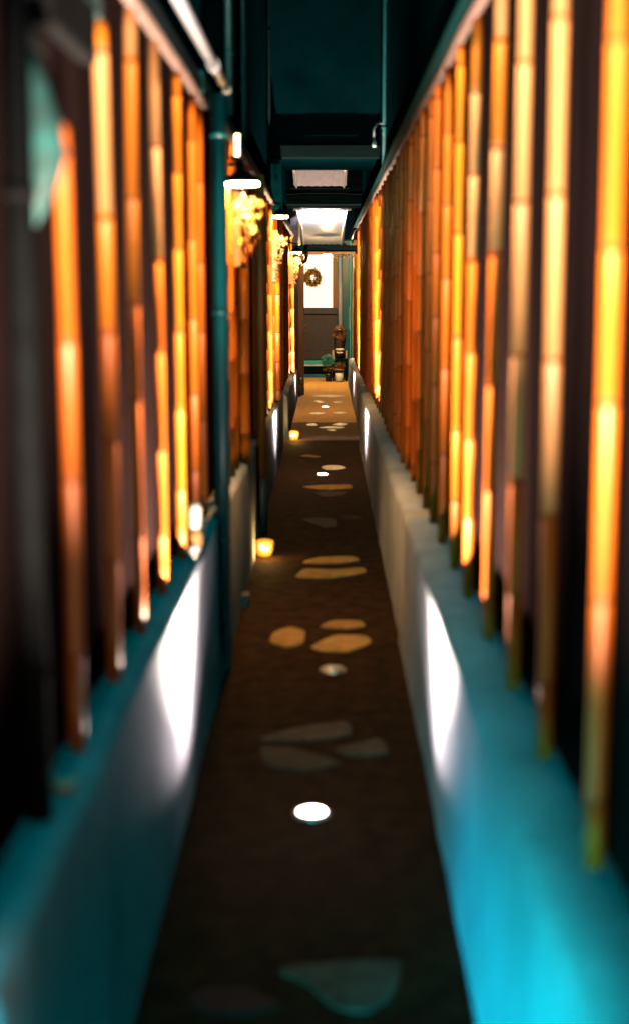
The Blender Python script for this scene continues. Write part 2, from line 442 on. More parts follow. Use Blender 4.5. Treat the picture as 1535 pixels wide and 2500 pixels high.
# ------------------------------------------------------------------ plinths
def plinth(y0, y1, xi, xo, h0, h1, label, sag=0.0):
    """low concrete wall; xi inner face, xo against the house, heights at the two ends"""
    bm = bmesh.new()
    s = 1 if xo > xi else -1
    N = max(2, int((y1 - y0) / 0.25))
    prof = []
    for j in range(N + 1):
        y = y0 + (y1 - y0) * j / N
        h = h0 + (h1 - h0) * j / N + 0.006 * math.sin(y * 2.3) + rnd.uniform(-.003, .003)
        w = rnd.uniform(-.003, .003)
        prof.append([bm.verts.new((x, y, z)) for x, z in (
            (xi - s * 0.012 + w, -0.03), (xi - s * 0.008 + w, 0.10), (xi + w, h - 0.03), (xi + s * 0.008 + w, h - 0.010), (xi + s * 0.026, h), (xo, h + 0.008), (xo, -0.03))])
    for j in range(N):
        for k in range(6):
            bm.faces.new((prof[j][k], prof[j][k + 1], prof[j + 1][k + 1], prof[j + 1][k])).smooth = k in (1, 2, 3, 4)
    bm.faces.new(prof[0]); bm.faces.new(prof[-1][::-1])
    return tag(obj('concrete_plinth', bm, M['concrete']), label, 'low wall', 'concrete plinths under the fences')

plinth(0.6, 6.3, 0.346, 0.495, 0.615, 0.60, 'long near concrete plinth on the right, cyan in front with a white patch of light')
plinth(6.304, 14.2, 0.352, 0.495, 0.585, 0.555, 'grey concrete plinth on the right, midway down the alley by the second ground light')
plinth(14.204, 23.6, 0.385, 0.495, 0.52, 0.44, 'farthest pale concrete plinth on the right, ending near the potted plants')
plinth(1.75, 5.80, -0.43, -0.52, 0.69, 0.675, 'near teal concrete plinth on the left with a wide white patch of light')
plinth(5.92, 9.05, -0.43, -0.52, 0.655, 0.60, 'grey concrete plinth on the left between the drainpipe and the two-tone post')
plinth(9.40, 14.6, -0.428, -0.52, 0.575, 0.53, 'concrete plinth on the left with a thin white streak, behind the two-tone post')
plinth(15.05, 20.9, -0.40, -0.52, 0.47, 0.42, 'dark far concrete plinth on the left, behind the smaller glass candle')

# ------------------------------------------------------------------ houses either side
def side_house(label, sx, y0, y1, xw, top, eave_x, eave_z, rail_x, rail_z, rail_y0):
    t = thing('wooden_house', label, 'house', (sx * (xw + 0.6), y0, 0), 'wooden houses lining the alley')
    a, b = sorted((sx * xw, sx * (xw + 2.2)))
    obj('wall', boxb(a, b, y0, y1, -0.03, eave_z + 0.02), M['wall'], t)
    a, b = sorted((sx * (xw - 0.01), sx * (xw + 2.2)))
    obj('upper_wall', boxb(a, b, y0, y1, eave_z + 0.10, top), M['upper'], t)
    a, b = sorted((sx * eave_x, sx * (xw + 0.3)))
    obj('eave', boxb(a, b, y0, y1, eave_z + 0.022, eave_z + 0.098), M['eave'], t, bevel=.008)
    bm = bmesh.new()
    y = max(y0 + .1, rail_y0)
    pts = []
    while y < y1 - .1:
        pts.append((sx * rail_x, y, rail_z + 0.004 * math.sin(y * 3) + rnd.uniform(-.003, .003))); y += .35
    tube(bm, pts, 0.019, 10)
    obj('rail', bm, M['rail'], t)
    return t

side_house('long dark boarded house along the right side, behind an unbroken run of bamboo', 1, 0.3, 25.84, 0.495, 6.4, 0.44, 2.44, 0.452, 2.425, 0.6)
side_house('dark boarded house on the near left, fenced with bamboo up to the teal drainpipe', -1, 1.8, 5.86, 0.52, 6.4, 0.49, 2.33, 0.478, 2.305, 3.3)
side_house('dark brown house on the left beyond the teal drainpipe, hung with lamps and leaves', -1, 5.88, 21.3, 0.52, 6.4, 0.49, 2.36, 0.47, 2.33, 6.0)

t = thing('glow_board', 'blurred teal board added as teal glow at the upper left corner above the nearest bamboo', 'board', (-.5, 2.5, 2.2))  # teal glow of the corner put in as a coloured board
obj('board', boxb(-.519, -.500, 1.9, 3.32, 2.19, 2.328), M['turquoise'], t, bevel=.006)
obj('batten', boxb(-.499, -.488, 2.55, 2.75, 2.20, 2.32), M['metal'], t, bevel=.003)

# ------------------------------------------------------------------ bamboo poles
def bamboo(x, y, z0, z1, r, style, lean=(0, 0)):
    """one culm with nodes; style picks the material of each internode"""
    bm = bmesh.new()
    pts, rads, mats_ = [], [], []
    z = z0
    nodes = []
    z = z0 + rnd.uniform(.08, .3)
    while z < z1 - .05:
        nodes.append(z); z += rnd.uniform(.24, .36)
    bend = rnd.uniform(-.006, .006)
    def add(z, rr, mi):
        u = (z - z0) / (z1 - z0)
        pts.append((lean[0] * u + bend * math.sin(u * 3.1) * .6, lean[1] * u + bend * math.sin(u * 3.1), z - z0)); rads.append(rr); mats_.append(mi)
    prev = z0
    for i, nz in enumerate(nodes + [z1]):
        u = (nz - z0) / (z1 - z0)
        mi = style(u, rnd)
        rr = r * (1.04 - .12 * u)
        add(prev + (.012 if i else 0), rr, mi)
        add((prev + nz) / 2, rr * .995, mi)
        if nz != z1:
            add(nz - .009, rr, mi)
            add(nz - .006, rr * 1.10, 4)
            add(nz - .001, rr * .90, 4)
            add(nz + .005, rr * 1.07, mi)
        else:
            add(nz, rr, mi)
        prev = nz
    tube(bm, pts, rads, 14, mats=mats_)
    o = obj('bamboo_pole', bm, [M['bamboo_orange'], M['bamboo_amber'], M['bamboo_pale'], M['bamboo_brown'], M['bamboo_node']])
    o.location = (x, y, z0)
    return o

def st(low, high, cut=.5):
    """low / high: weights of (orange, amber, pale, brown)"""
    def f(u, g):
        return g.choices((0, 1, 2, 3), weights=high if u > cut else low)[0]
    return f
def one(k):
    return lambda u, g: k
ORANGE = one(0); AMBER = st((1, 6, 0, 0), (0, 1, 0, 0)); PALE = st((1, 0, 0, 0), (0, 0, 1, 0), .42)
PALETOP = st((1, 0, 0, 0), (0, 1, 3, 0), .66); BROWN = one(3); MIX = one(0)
ORD = ['nearest', 'second', 'third', 'fourth', 'fifth', 'sixth', 'seventh', 'eighth', 'ninth', 'tenth', 'eleventh', 'twelfth', 'thirteenth', 'fourteenth', 'fifteenth', 'sixteenth']

right = [(2.332, ORANGE, 'thick and orange with dark joints'), (2.894, PALE, 'whitish culm glaring in its upper half'), (3.404, PALE, 'pale yellow culm'),
         (3.945, PALETOP, 'tan culm with white upper half'), (4.518, PALETOP, 'orange culm with pale top'), (4.999, AMBER, 'golden culm'),
         (5.498, ORANGE, 'orange culm'), (5.96, ORANGE, 'orange culm'), (6.40, MIX, 'rusty culm'), (6.85, MIX, 'rusty culm'), (7.3, BROWN, 'brown culm'), (7.8, MIX, 'dull amber culm')]
GR = 'bamboo poles along the right wall'
for i, (y, s, desc) in enumerate(right):
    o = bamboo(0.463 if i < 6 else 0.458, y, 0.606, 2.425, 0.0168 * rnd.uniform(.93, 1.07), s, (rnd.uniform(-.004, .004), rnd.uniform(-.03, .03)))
    tag(o, f'{ORD[i]} bamboo pole from the front on the right, {desc}', 'bamboo pole', GR)
y = 8.25
while y < 23.2:
    glow_pole = 12.1 <= y <= 12.75
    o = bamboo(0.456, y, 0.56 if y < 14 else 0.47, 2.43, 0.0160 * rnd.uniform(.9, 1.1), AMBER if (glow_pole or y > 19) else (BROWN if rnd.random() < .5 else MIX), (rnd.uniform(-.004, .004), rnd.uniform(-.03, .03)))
    if 12.3 <= y <= 12.75:
        lab = 'single bright golden bamboo pole on the right wall beside the second ground light'
    elif y > 19:
        lab = 'golden bamboo pole at the far end of the right wall near the potted plants'
    else:
        lab = 'thin rusty brown bamboo pole packed in the far half of the right wall'
    tag(o, lab, 'bamboo pole', GR)
    y += .5 if y < 19 else .9

left = [(2.709, ORANGE, 1.90, 'orange, topped by a turquoise hose'), (3.21, PALETOP, 2.17, 'orange, ending below a dark bracket'),
        (3.684, PALETOP, 2.30, 'orange culm, pale from mid height up'), (4.195, PALETOP, 2.30, 'amber culm with a white upper section'), (4.788, AMBER, 2.30, 'bright amber culm'),
        (5.32, ORANGE, 2.30, 'slim orange culm'), (5.70, ORANGE, 2.30, 'next to the teal drainpipe')]
GL = 'bamboo poles along the near left wall'
for i, (y, s, z1, desc) in enumerate(left):
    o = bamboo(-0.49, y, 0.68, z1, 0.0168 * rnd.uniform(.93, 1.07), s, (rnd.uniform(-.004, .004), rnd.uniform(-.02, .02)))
    tag(o, f'{ORD[i]} bamboo pole from the front on the left, {desc}', 'bamboo pole', GL)
y = 6.25
GM = 'bamboo poles on the far left wall'
lit = {7.95: 'broad golden bamboo pole under the first leaf board on the left', 13.25: 'broad golden bamboo pole under the second leaf board on the left', 19.4: 'golden bamboo pole under the farthest leaf board on the left'}
ys = [6.25, 6.6, 6.95, 7.3, 7.65, 8.8, 9.7, 10.3, 10.9, 11.5, 12.1, 12.7, 13.2, 14.1, 15.4, 16.0, 16.7, 17.4, 18.1, 18.8, 20.3]
for y in ys:
    o = bamboo(-0.478, y, 0.60 if y < 9.3 else (.55 if y < 15 else .45), 2.32, 0.0165 * rnd.uniform(.9, 1.1), AMBER if y < 9 else (BROWN if rnd.random() < .6 else MIX), (rnd.uniform(-.004, .004), rnd.uniform(-.03, .03)))  # amber where the eave lamp shines, its light put into the culm colour
    tag(o, ('slim amber bamboo pole on the left wall between the teal drainpipe and the two-tone post' if y < 9 else 'slim dark brown bamboo pole on the far left wall beyond the two-tone post'), 'bamboo pole', GM)
for y, lab in lit.items():
    o = bamboo(-0.448, y, 0.63 if y < 9 else (.555 if y < 15 else .45), 1.70 if y < 9 else 1.68, 0.031, AMBER)
    tag(o, lab, 'bamboo pole', GM)

# ------------------------------------------------------------------ ground lights
def ground_light(x, y, label, lit=True, power=44, up=950, cone=116, tilt=0, bare=False):
    t = thing('ground_light', label, 'ground light', (x, y, 0), 'round lights set in the path')
    obj('rim', lathe((x, y, 0), [(.058, -.02), (.058, .004), (.052, .009), (.044, .009), (.043, -.01)]), M['steel'], t, smooth=False)
    obj('lens', lathe((x, y, 0), [(.0425, -.012), (.0425, .009), (.030, .014), (.012, .016)]), M['glow_uplight'] if lit and not bare else M['lens'], t)
    if lit:
        d = bpy.data.lights.new('uplight_beam', 'SPOT')
        d.energy = power; d.spot_size = R(152); d.spot_blend = 0.55; d.shadow_soft_size = 0.03; d.color = (1.0, 0.77, 0.66)
        o = bpy.data.objects.new('uplight_beam', d); COL.objects.link(o)
        o.parent = t; o.location = (0, 0, 0.03); o.rotation_euler = (R(180), 0, 0)
        d = bpy.data.lights.new('uplight_core', 'SPOT')
        d.energy = up; d.spot_size = R(cone); d.spot_blend = 0.9; d.shadow_soft_size = 0.03; d.color = (1.0, 0.78, 0.55)
        o = bpy.data.objects.new('uplight_core', d); COL.objects.link(o)
        o.parent = t; o.location = (0, 0, 0.03); o.rotation_euler = (R(180 - tilt), 0, 0)
    return t
ground_light(-0.039, 4.17, 'glaring white round ground light nearest to the viewer')
ground_light(0.0, 0.75, 'unseen round ground light added at the mouth of the alley to light the near bamboo', power=0.2, up=1900, cone=49, tilt=41, bare=True)  # unseen lamp added to warm the nearest bamboo
ground_light(-0.023, 12.122, 'small lit round ground light in front of the white oval stone, midway down the path')
ground_light(0.0, 19.07, 'tiny lit round ground light farthest away, near the end of the path')
ground_light(0.033, 5.823, 'unlit grey round ground light beyond the nearest lit one', lit=False)

# ------------------------------------------------------------------ lamps
M['glow_end_lamp'] = glow('end_lamp_diffuser', (1.0, 0.62, 0.26), 1100)
def eave_lamp(x, y, z, r, label, dome=.010, wall_x=-0.52):
    t = thing('eave_lamp', label, 'lamp', (x, y, z), 'round lamps under the eaves')
    obj('shade', lathe((x, y, z), [(r * 1.02, .004), (r * 1.06, .012), (r * 1.0, .03), (r * .5, .055), (r * .16, .065), (r * .12, .09)]), M['metal'], t)
    obj('diffuser', lathe((x, y, z), [(r * .45, -dome), (r * .8, -dome * .75), (r, -.004), (r, .0035)]), M['glow_lamp'] if wall_x is not None else M['glow_end_lamp'], t)
    if wall_x is not None:
        obj('bracket', tubeb([(x, y, z + .08), (x, y, z + .11), ((x + wall_x) / 2, y, z + .125), (wall_x - .01, y, z + .125)], .010, 8), M['metal'], t)
    return t
eave_lamp(-0.395, 6.95, 2.085, .078, 'largest glowing round eave lamp, first on the left past the teal drainpipe')
eave_lamp(-0.39, 12.6, 2.20, .066, 'mid-distance glowing round eave lamp on the left, beside the lit awning')
eave_lamp(-0.376, 18.8, 2.04, .068, 'farthest glowing round eave lamp on the left, just under the lintel')

# ------------------------------------------------------------------ leaf boards on the left wall
def leaf_board(y, z0, z1, label, lx, leaf_len, n):
    t = thing('leaf_hanger', label, 'wall decoration', (-0.47, y, z0), 'leaf boards under the eave lamps')
    obj('backboard', boxb(-0.508, -0.425, y - .012, y + .012, z0, z1), M['board'], t, bevel=.004)
    obj('arm', tubeb([(-0.45, y - .013, z1 - .09), (-0.42, y - .14, z1 - .085), (lx, y - .28, z1 - .10)], .006, 8), M['twig'], t)
    bm = bmesh.new()
    rg = random.Random(int(y * 10))
    # a bushy head under the lamp and a trailing spray below it
    for _ in range(n):
        u = rg.random() ** 1.7
        w = .055 * (1 - u) ** .8 + .012
        c = (lx + .01 - .03 * u + rg.gauss(0, w * .55), y - .28 + rg.gauss(0, .06), z1 - .07 - u * leaf_len + rg.gauss(0, .016))
        leaf(bm, c, .020, rg, 2 if u < .5 and rg.random() < .7 else (0 if rg.random() < .85 - u * .8 else 1))  # cream leaves near the lamp: its glare put into their colour
    obj('leaves', bm, [M['leaf_gold'], M['leaf_red'], M['leaf_white']], t)
    stem = bmesh.new()
    tube(stem, [(lx, y - .28, z1 - .09), (lx - .01, y - .28, z1 - .09 - leaf_len * .5), (lx - .03, y - .28, z1 - .09 - leaf_len)], [.004, .003, .002], 6)
    obj('stem', stem, M['twig'], t)
    return t
leaf_board(7.35, 1.70, 2.075, 'nearest leaf board on the left with a large glowing spray of autumn leaves', -0.37, .30, 170)
leaf_board(12.95, 1.65, 2.10, 'middle leaf board on the left with a smaller trailing spray of leaves', -0.41, .36, 200)
leaf_board(19.15, 1.645, 2.03, 'farthest leaf board on the left, leaves hanging beside the bright window', -0.385, .34, 200)

# small upright tube lamp on the left wall
t = thing('wall_lamp', 'small upright glowing tube lamp high on the left wall above the first eave lamp', 'lamp', (-.44, 7.3, 2.29))
obj('tube', tubeb([(-.44, 7.3, 2.245), (-.44, 7.3, 2.352)], .012, 12), glow('warm_tube', (1.0, .72, .38), 6), t)
obj('socket', tubeb([(-.44, 7.3, 2.222), (-.44, 7.3, 2.2445)], .014, 12), M['steel'], t)
obj('bracket', tubeb([(-.44, 7.3, 2.222), (-.45, 7.3, 2.205), (-.53, 7.3, 2.205)], .008, 8), M['metal'], t)

# ------------------------------------------------------------------ drainpipe, gutters, hose
t = thing('drainpipe', 'thick teal drainpipe standing at the corner where the near left fence ends', 'drainpipe', (-.425, 5.86, 0))
bm = bmesh.new(); tube(bm, [(-.425, 5.86, -.01), (-.425, 5.86, 1.2), (-.428, 5.86, 2.36)], .031, 18); obj('downpipe', bm, M['pipe_dark'], t)
for z in (.55, 1.5, 2.2):
    obj('clip', tubeb([(-.426, 5.86, z - .012), (-.426, 5.86, z + .012)], .035, 18), M['pipe_dark'], t)
t = thing('gutter_pipe', 'slanting pale gutter tube running along the near left eave to the teal drainpipe', 'gutter', (-.43, 4, 2.43))
bm = bmesh.new(); tube(bm, [(-.428, 1.7, 2.415), (-.43, 3.5, 2.425), (-.43, 6.15, 2.445)], .020, 14); obj('tube', bm, M['pipe_pale'], t)
obj('collar', tubeb([(-.43, 5.62, 2.441), (-.43, 5.72, 2.442)], .025, 14), M['pipe_pale'], t)
obj('end_cap', lathe((-.43, 6.40, 2.448), [(.012, -.016), (.018, -.008), (.018, .008), (.012, .016)], 14), M['white_paint'], t)
obj('neck', tubeb([(-.43, 6.152, 2.445), (-.43, 6.385, 2.448)], .013, 12), M['turquoise'], t)

t = thing('hose', 'drooping turquoise hose end in front of the near left bamboo top', 'hose', (-.48, 2.5, 1.7))
bm = bmesh.new()
tube(bm, [(-.488, 2.46, 1.985), (-.485, 2.45, 1.93), (-.474, 2.45, 1.87), (-.468, 2.45, 1.82), (-.476, 2.45, 1.775), (-.492, 2.46, 1.74), (-.505, 2.46, 1.70)], [.012, .024, .030, .034, .029, .023, .010], 16)
for v in bm.verts:
    v.co += Vector((rnd.uniform(-.003, .003), rnd.uniform(-.004, .004), rnd.uniform(-.004, .004)))
obj('sleeve', bm, M['turquoise'], t)
obj('clamp', tubeb([(-.489, 2.462, 1.985), (-.50, 2.48, 2.03), (-.515, 2.52, 2.05)], .020, 14), M['metal'], t)
t = thing('bracket', 'black metal bracket on the left wall above the second orange pole', 'bracket', (-.5, 2.9, 2.1))
obj('plate', boxb(-.519, -.478, 2.62, 3.10, 2.06, 2.175), M['metal'], t, bevel=.01)
obj('arm', tubeb([(-.50, 2.62, 2.125), (-.495, 2.5, 2.12), (-.50, 2.44, 2.08)], .018, 10), M['metal'], t)

t = thing('saucer', 'small shiny oval saucer on the near left ledge', 'saucer', (-.476, 2.50, .70))
obj('dish', lathe((-.476, 2.50, .693), [(.012, 0), (.020, .003), (.024, .010), (.022, .011), (.012, .005)], 20), M['white_paint'], t)
obj('foot', lathe((-.476, 2.50, .685), [(.012, 0), (.011, .0075)], 16), M['terracotta'], t)
t = thing('jar', 'small white and brown jar on the left ledge near the teal drainpipe', 'jar', (-.462, 4.98, .68))
obj('body', lathe((-.462, 4.98, .682), [(.020, 0), (.026, .02), (.026, .05), (.018, .07)], 18), M['terracotta'], t)
obj('neck', lathe((-.462, 4.98, .7525), [(.018, 0), (.021, .03), (.024, .065), (.020, .09)], 18), M['white_paint'], t)
t = thing('glass_float', 'shiny bluish glass ball on the left ledge in front of the white and brown jar', 'glass ball', (-.452, 4.82, .68))
obj('ball', lathe((-.452, 4.82, .690), [(.008, 0), (.018, .008), (.021, .018), (.016, .03), (.006, .036)], 16), M['lens'], t)
obj('foot', lathe((-.452, 4.82, .682), [(.017, 0), (.010, .0075)], 16), M['steel'], t)

t = thing('courtyard_house', 'dark wall at the far left behind the brown corner post', 'house', (-.9, 22, 0))
obj('wall', boxb(-3, -.402, 21.32, 24.50, -.03, 3.215), M['end_wall'], t)

obj('low_wall', boxb(-3, -.405, 24.503, 25.84, -.03, 2.3), M['end_wall'], t)
t = thing('black_pipe', 'thick black pipe at the left edge in front of the nearest bamboo', 'pipe', (-.497, 2.35, .69))
obj('pipe', tubeb([(-.494, 2.35, .69), (-.494, 2.35, 1.4), (-.494, 2.35, 2.18)], .024, 14), M['metal'], t)
for z in (.95, 1.75):
    obj('clip', tubeb([(-.494, 2.35, z - .012), (-.494, 2.35, z + .012)], .0275, 14), M['metal'], t)

# posts
t = thing('wooden_post', 'two-tone post on the left, brown above and dark sleeved at its foot', 'post', (-.41, 9.25, 0))
obj('shaft', tubeb([(-.412, 9.25, .36), (-.414, 9.25, 1.2), (-.416, 9.25, 2.3)], .030, 14), M['post'], t)
obj('sleeve', tubeb([(-.412, 9.25, -.01), (-.412, 9.25, .358)], .034, 14), M['post_sleeve'], t)
obj('foot', boxb(-.428, -.385, 7.02, 7.12, -.01, .06), M['post_sleeve'], t, bevel=.006)
t = thing('corner_post', 'brown square corner post on the far left beside the bright window', 'post', (-.35, 21.3, 0))
obj('shaft', boxb(-.395, -.315, 21.25, 21.40, .12, 2.05), M['post'], t, bevel=.006)
obj('base', boxb(-.398, -.312, 21.247, 21.403, -.01, .118), M['post_sleeve'], t, bevel=.004)
t = thing('water_tap', 'little metal tap on a stub pipe at the foot of the brown corner post', 'tap', (-.37, 20.95, 0))
obj('pipe', tubeb([(-.37, 20.95, -.01), (-.37, 20.95, .20)], .014, 10), M['post'], t)
obj('spout', tubeb([(-.37, 20.95, .20), (-.37, 20.95, .25), (-.36, 20.90, .26), (-.355, 20.87, .235)], [.02, .022, .016, .011], 10), M['steel'], t)

# ------------------------------------------------------------------ glass candles
def candle(x, y, s, label, seeds):
    t = thing('glass_candle', label, 'candle', (x, y, 0), 'amber glass candles on the ground')
    bm = bmesh.new()
    bmesh.ops.create_cube(bm, size=1)
    bmesh.ops.subdivide_edges(bm, edges=bm.edges[:], cuts=4, use_grid_fill=True)
    rg = random.Random(seeds)
    for v in bm.verts:
        q = v.co.copy(); k = q.normalized() * .60
        q = q.lerp(k, .55)
        tp = .84 + .26 * (q.z + .5)
        v.co = Vector((x + q.x * s * tp + rg.uniform(-.003, .003), y + q.y * s * tp, .004 + (q.z + .48) * s))
    obj('glass', bm, M['amber_glass'], t, smooth=True)
    for k in range(4 + seeds % 3):
        fx, fz = x + rg.uniform(-.025, .025), rg.uniform(.03, .07)
        obj('flame', lathe((fx, y - s * .53 , fz), [(.002, -.010), (.008, -.005), (.009, .002), (.003, .010)], 10), M['glow_flame'], t)
    d = bpy.data.lights.new('candle_light', 'POINT'); d.energy = 2.0; d.color = (1, .55, .14); d.shadow_soft_size = .03
    o = bpy.data.objects.new('candle_light', d); COL.objects.link(o); o.parent = t; o.location = (0.02, -.09, .07)
candle(-.362, 8.40, .098, 'larger glowing amber glass candle, nearer one, on the ground by the left plinth', 1)
candle(-.328, 14.95, .098, 'smaller glowing amber glass candle, farther one, with bright sparkling spots', 5)

# ------------------------------------------------------------------ overhead
t = thing('upper_storey', 'dark upper storey bridging the alley above the awnings', 'building', (0, 13.2, 2.8))
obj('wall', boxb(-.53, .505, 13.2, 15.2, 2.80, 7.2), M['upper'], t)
obj('beam', boxb(-.53, .505, 13.10, 13.195, 2.74, 2.86), M['beam'], t, bevel=.01)
obj('sill', boxb(-.19, .30, 13.13, 13.195, 2.872, 2.95), M['upper'], t, bevel=.008)

t = thing('sky_block_roof', 'unseen sky-blocking roof high over the middle of the alley between the upper walls', 'roof', (0, 9, 4.4))  # unseen roof added to keep sky light off the alley floor
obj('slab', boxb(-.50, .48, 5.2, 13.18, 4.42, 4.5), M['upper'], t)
for y in (6.5, 8.5, 10.5):
    obj('batten', boxb(-.50, .48, y, y + .06, 4.36, 4.418), M['beam'], t)
t = thing('sky_block_back_roof', 'sky-blocking dark roof added over the awnings behind the upper storey', 'roof', (0, 20, 3.2))  # added, with its ridge, to block sky light from the awnings
obj('slab', boxb(-.51, .48, 15.22, 24.55, 3.22, 3.3), M['beam'], t)
obj('ridge', boxb(-.52, .49, 24.555, 24.62, 2.40, 3.4), M['beam'], t)

def awning(y0, y1, z0, z1, xa, xb, label, m):
    t = thing('awning', label, 'awning', (0, y0, z0), 'milky awnings across the alley')
    bm = bmesh.new()
    N, K = 10, 14
    g = []
    for j in range(N + 1):
        u = j / N
        g.append([bm.verts.new((xa + (xb - xa) * k / K, y0 + (y1 - y0) * u, z0 + (z1 - z0) * u + .05 * math.sin(math.pi * u) + .004 * (-1) ** k)) for k in range(K + 1)])
    for j in range(N):
        for k in range(K):
            bm.faces.new((g[j][k], g[j][k + 1], g[j + 1][k + 1], g[j + 1][k])).smooth = True
    o = obj('sheet', bm, m, t)
    for x in (xa + .03, xb - .03):
        obj('rib', tubeb([(x, y0 + (y1 - y0) * j / 8, z0 + (z1 - z0) * j / 8 + .05 * math.sin(math.pi * j / 8) - .016) for j in range(9)], .011, 8), M['steel'], t)
    obj('front_bar', boxb(xa - .04, xb + .05, y0 - .03, y0 - .004, z0 - .012, z0 + .012), M['steel'], t, bevel=.004)
    obj('rear_bar', boxb(xa - .04, xb + .05, y1 + .004, y1 + .04, z1 - .03, z1 + .02), M['beam'], t, bevel=.004)
    return t
awning(17.3, 18.6, 2.985, 2.87, -.40, .262, 'dim grey awning, nearer and higher of the two', M['grey_sheet'])
awning(20.0, 24.5, 2.65, 2.31, -.397, .30, 'brightly lit white awning above the lintel at the end of the alley', M['sheet'])
t = thing('tube_light', 'cool tube light hidden above the front of the bright awning', 'lamp', (-.05, 20.6, 2.9))  # unseen lamp added to make the awning glow
obj('tube', tubeb([(-.36, 20.6, 3.02), (.26, 20.6, 3.02)], .014, 12), M['glow_tube'], t)
obj('batten', boxb(-.40, .30, 20.50, 20.70, 3.04, 3.09), M['metal'], t, bevel=.006)
obj('fascia', boxb(-.50, .48, 19.92, 19.955, 2.67, 3.15), M['metal'], t)
for x in (-.41, .30):
    obj('end_shield', boxb(x, x + .01, 20.0, 22.0, 2.66, 3.10), M['metal'], t)
for yb, zb, lab in ((16.0, 2.96, 'pale thin metal bar across the alley in front of the grey awning'), (19.0, 2.815, 'faint thin metal bar between the grey and the bright awning')):
    t = thing('cross_bar', lab, 'bar', (0, yb, zb), 'metal bars spanning the alley')
    obj('bar', boxb(-.46 if yb < 17 else -.34, .262 if yb < 17 else .275, yb, yb + .03, zb - .010, zb + .010), M['steel'] if yb < 17 else M['metal'], t, bevel=.003)
    obj('end_plate', boxb(-.53, -.461 if yb < 17 else -.341, yb - .01, yb + .04, zb - .02, zb + .02), M['metal'], t)
    obj('end_plate', boxb(.263 if yb < 17 else .276, .50, yb - .01, yb + .04, zb - .02, zb + .02), M['metal'], t)
for yb, zb in ((19.2, 2.72), (17.1, 3.06)):
    o = obj('crossbeam', boxb(-.53, .50, yb, yb + .12, zb - .05, zb + (.05 if yb < 18 else .49)), M['beam'], bevel=.008)
    tag(o, 'dark timber crossbeam in front of the grey awning' if yb < 18 else 'dark timber crossbeam in front of the bright awning', 'beam', 'dark crossbeams over the alley')

t = thing('lintel', 'dark heavy lintel spanning the end of the alley above the window', 'lintel', (0, 20.8, 2.06))
obj('beam', boxb(-.52, .495, 20.8, 20.98, 2.065, 2.19), M['beam'], t, bevel=.008)
obj('strip', boxb(-.30, .43, 20.78, 20.797, 2.07, 2.10), M['post'], t, bevel=.003)
t = thing('elbow_pipe', 'black bent pipe hanging under the left end of the lintel', 'pipe', (-.30, 20.75, 2.0))
obj('bend', tubeb([(-.27, 20.74, 2.14), (-.27, 20.74, 2.02), (-.285, 20.74, 1.965), (-.32, 20.74, 1.945), (-.38, 20.74, 1.915), (-.385, 20.74, 1.86)], .024, 12), M['metal'], t)
obj('collar', tubeb([(-.27, 20.74, 2.035), (-.27, 20.74, 2.06)], .032, 12), M['metal'], t)
eave_lamp(0.02, 23.4, 2.13, .06, 'small round lamp behind the middle of the lintel', dome=.05, wall_x=None)

def garland(pts, n, size, label, mats_, spread=.03):
    t = thing('garland', label, 'garland', pts[0], 'flower garlands near the lintel')
    obj('string', tubeb(pts, .003, 6), M['twig'], t)
    bm = bmesh.new(); rg = random.Random(n)
    for _ in range(n):
        k = rg.randrange(len(pts) - 1); u = rg.random()
        c = Vector(pts[k]).lerp(Vector(pts[k + 1]), u)
        leaf(bm, (c.x + rg.gauss(0, spread * .5), c.y + rg.gauss(0, spread), c.z + rg.gauss(0, spread * .7)), size, rg, rg.randrange(len(mats_)))
    obj('blossoms', bm, mats_, t)
garland([(.12, 21.05, 2.06), (.17, 21.05, 2.02), (.24, 21.05, 2.035), (.30, 21.05, 2.055)], 90, .014, 'cream blossoms looped under the lintel in front of the pale pipe', [M['leaf_white'], M['leaf_gold']])
garland([(.30, 21.03, 2.055), (.36, 21.03, 2.00), (.40, 21.03, 2.03), (.43, 21.03, 2.05)], 80, .013, 'white blossoms at the right end of the lintel', [M['leaf_white']])
garland([(-.45, 20.2, 2.06), (-.30, 20.7, 2.055), (0.05, 20.75, 2.055)], 40, .010, 'thin string of tiny blossoms along the lower edge of the lintel', [M['leaf_white'], M['leaf_gold']], .01)

# dark cabinet, upper pipes
t = thing('meter_box', 'dark blue metal box on the left wall above the first eave lamp', 'box', (-.45, 12.9, 2.4))
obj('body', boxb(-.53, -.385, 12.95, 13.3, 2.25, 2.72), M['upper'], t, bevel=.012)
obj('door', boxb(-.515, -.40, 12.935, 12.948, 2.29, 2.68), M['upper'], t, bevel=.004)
def wall_pipe(x, y, z0, z1, r, label, m):
    t = thing('wall_pipe', label, 'pipe', (x, y, z0), 'thin pipes on the upper walls')
    obj('pipe', tubeb([(x, y, z0), (x, y, (z0 + z1) / 2), (x, y, z1)], r, 10), m, t)
    for z in (z0 + .3, z0 + 1.3, z0 + 2.2):
        obj('clip', tubeb([(x, y, z - .01), (x, y, z + .01)], r * 1.35, 10), m, t)
wall_pipe(-.492, 7.5, 2.47, 6.3, .020, 'bluish pipe rising on the upper left wall behind the drainpipe', M['pipe_dark'])
wall_pipe(-.49, 8.8, 2.47, 6.3, .012, 'thin grey pipe on the upper left wall, second from the drainpipe', M['pipe_dark'])
wall_pipe(-.487, 12.7, 2.47, 6.3, .013, 'thin dark pipe high on the left near the upper storey', M['beam'])
wall_pipe(.468, 11.6, 2.55, 6.3, .021, 'teal pipe rising on the upper right wall', M['pipe_dark'])
t = thing('insulator', 'small white-capped cable bracket on the upper right wall under the teal pipe', 'bracket', (.42, 12.2, 2.78))
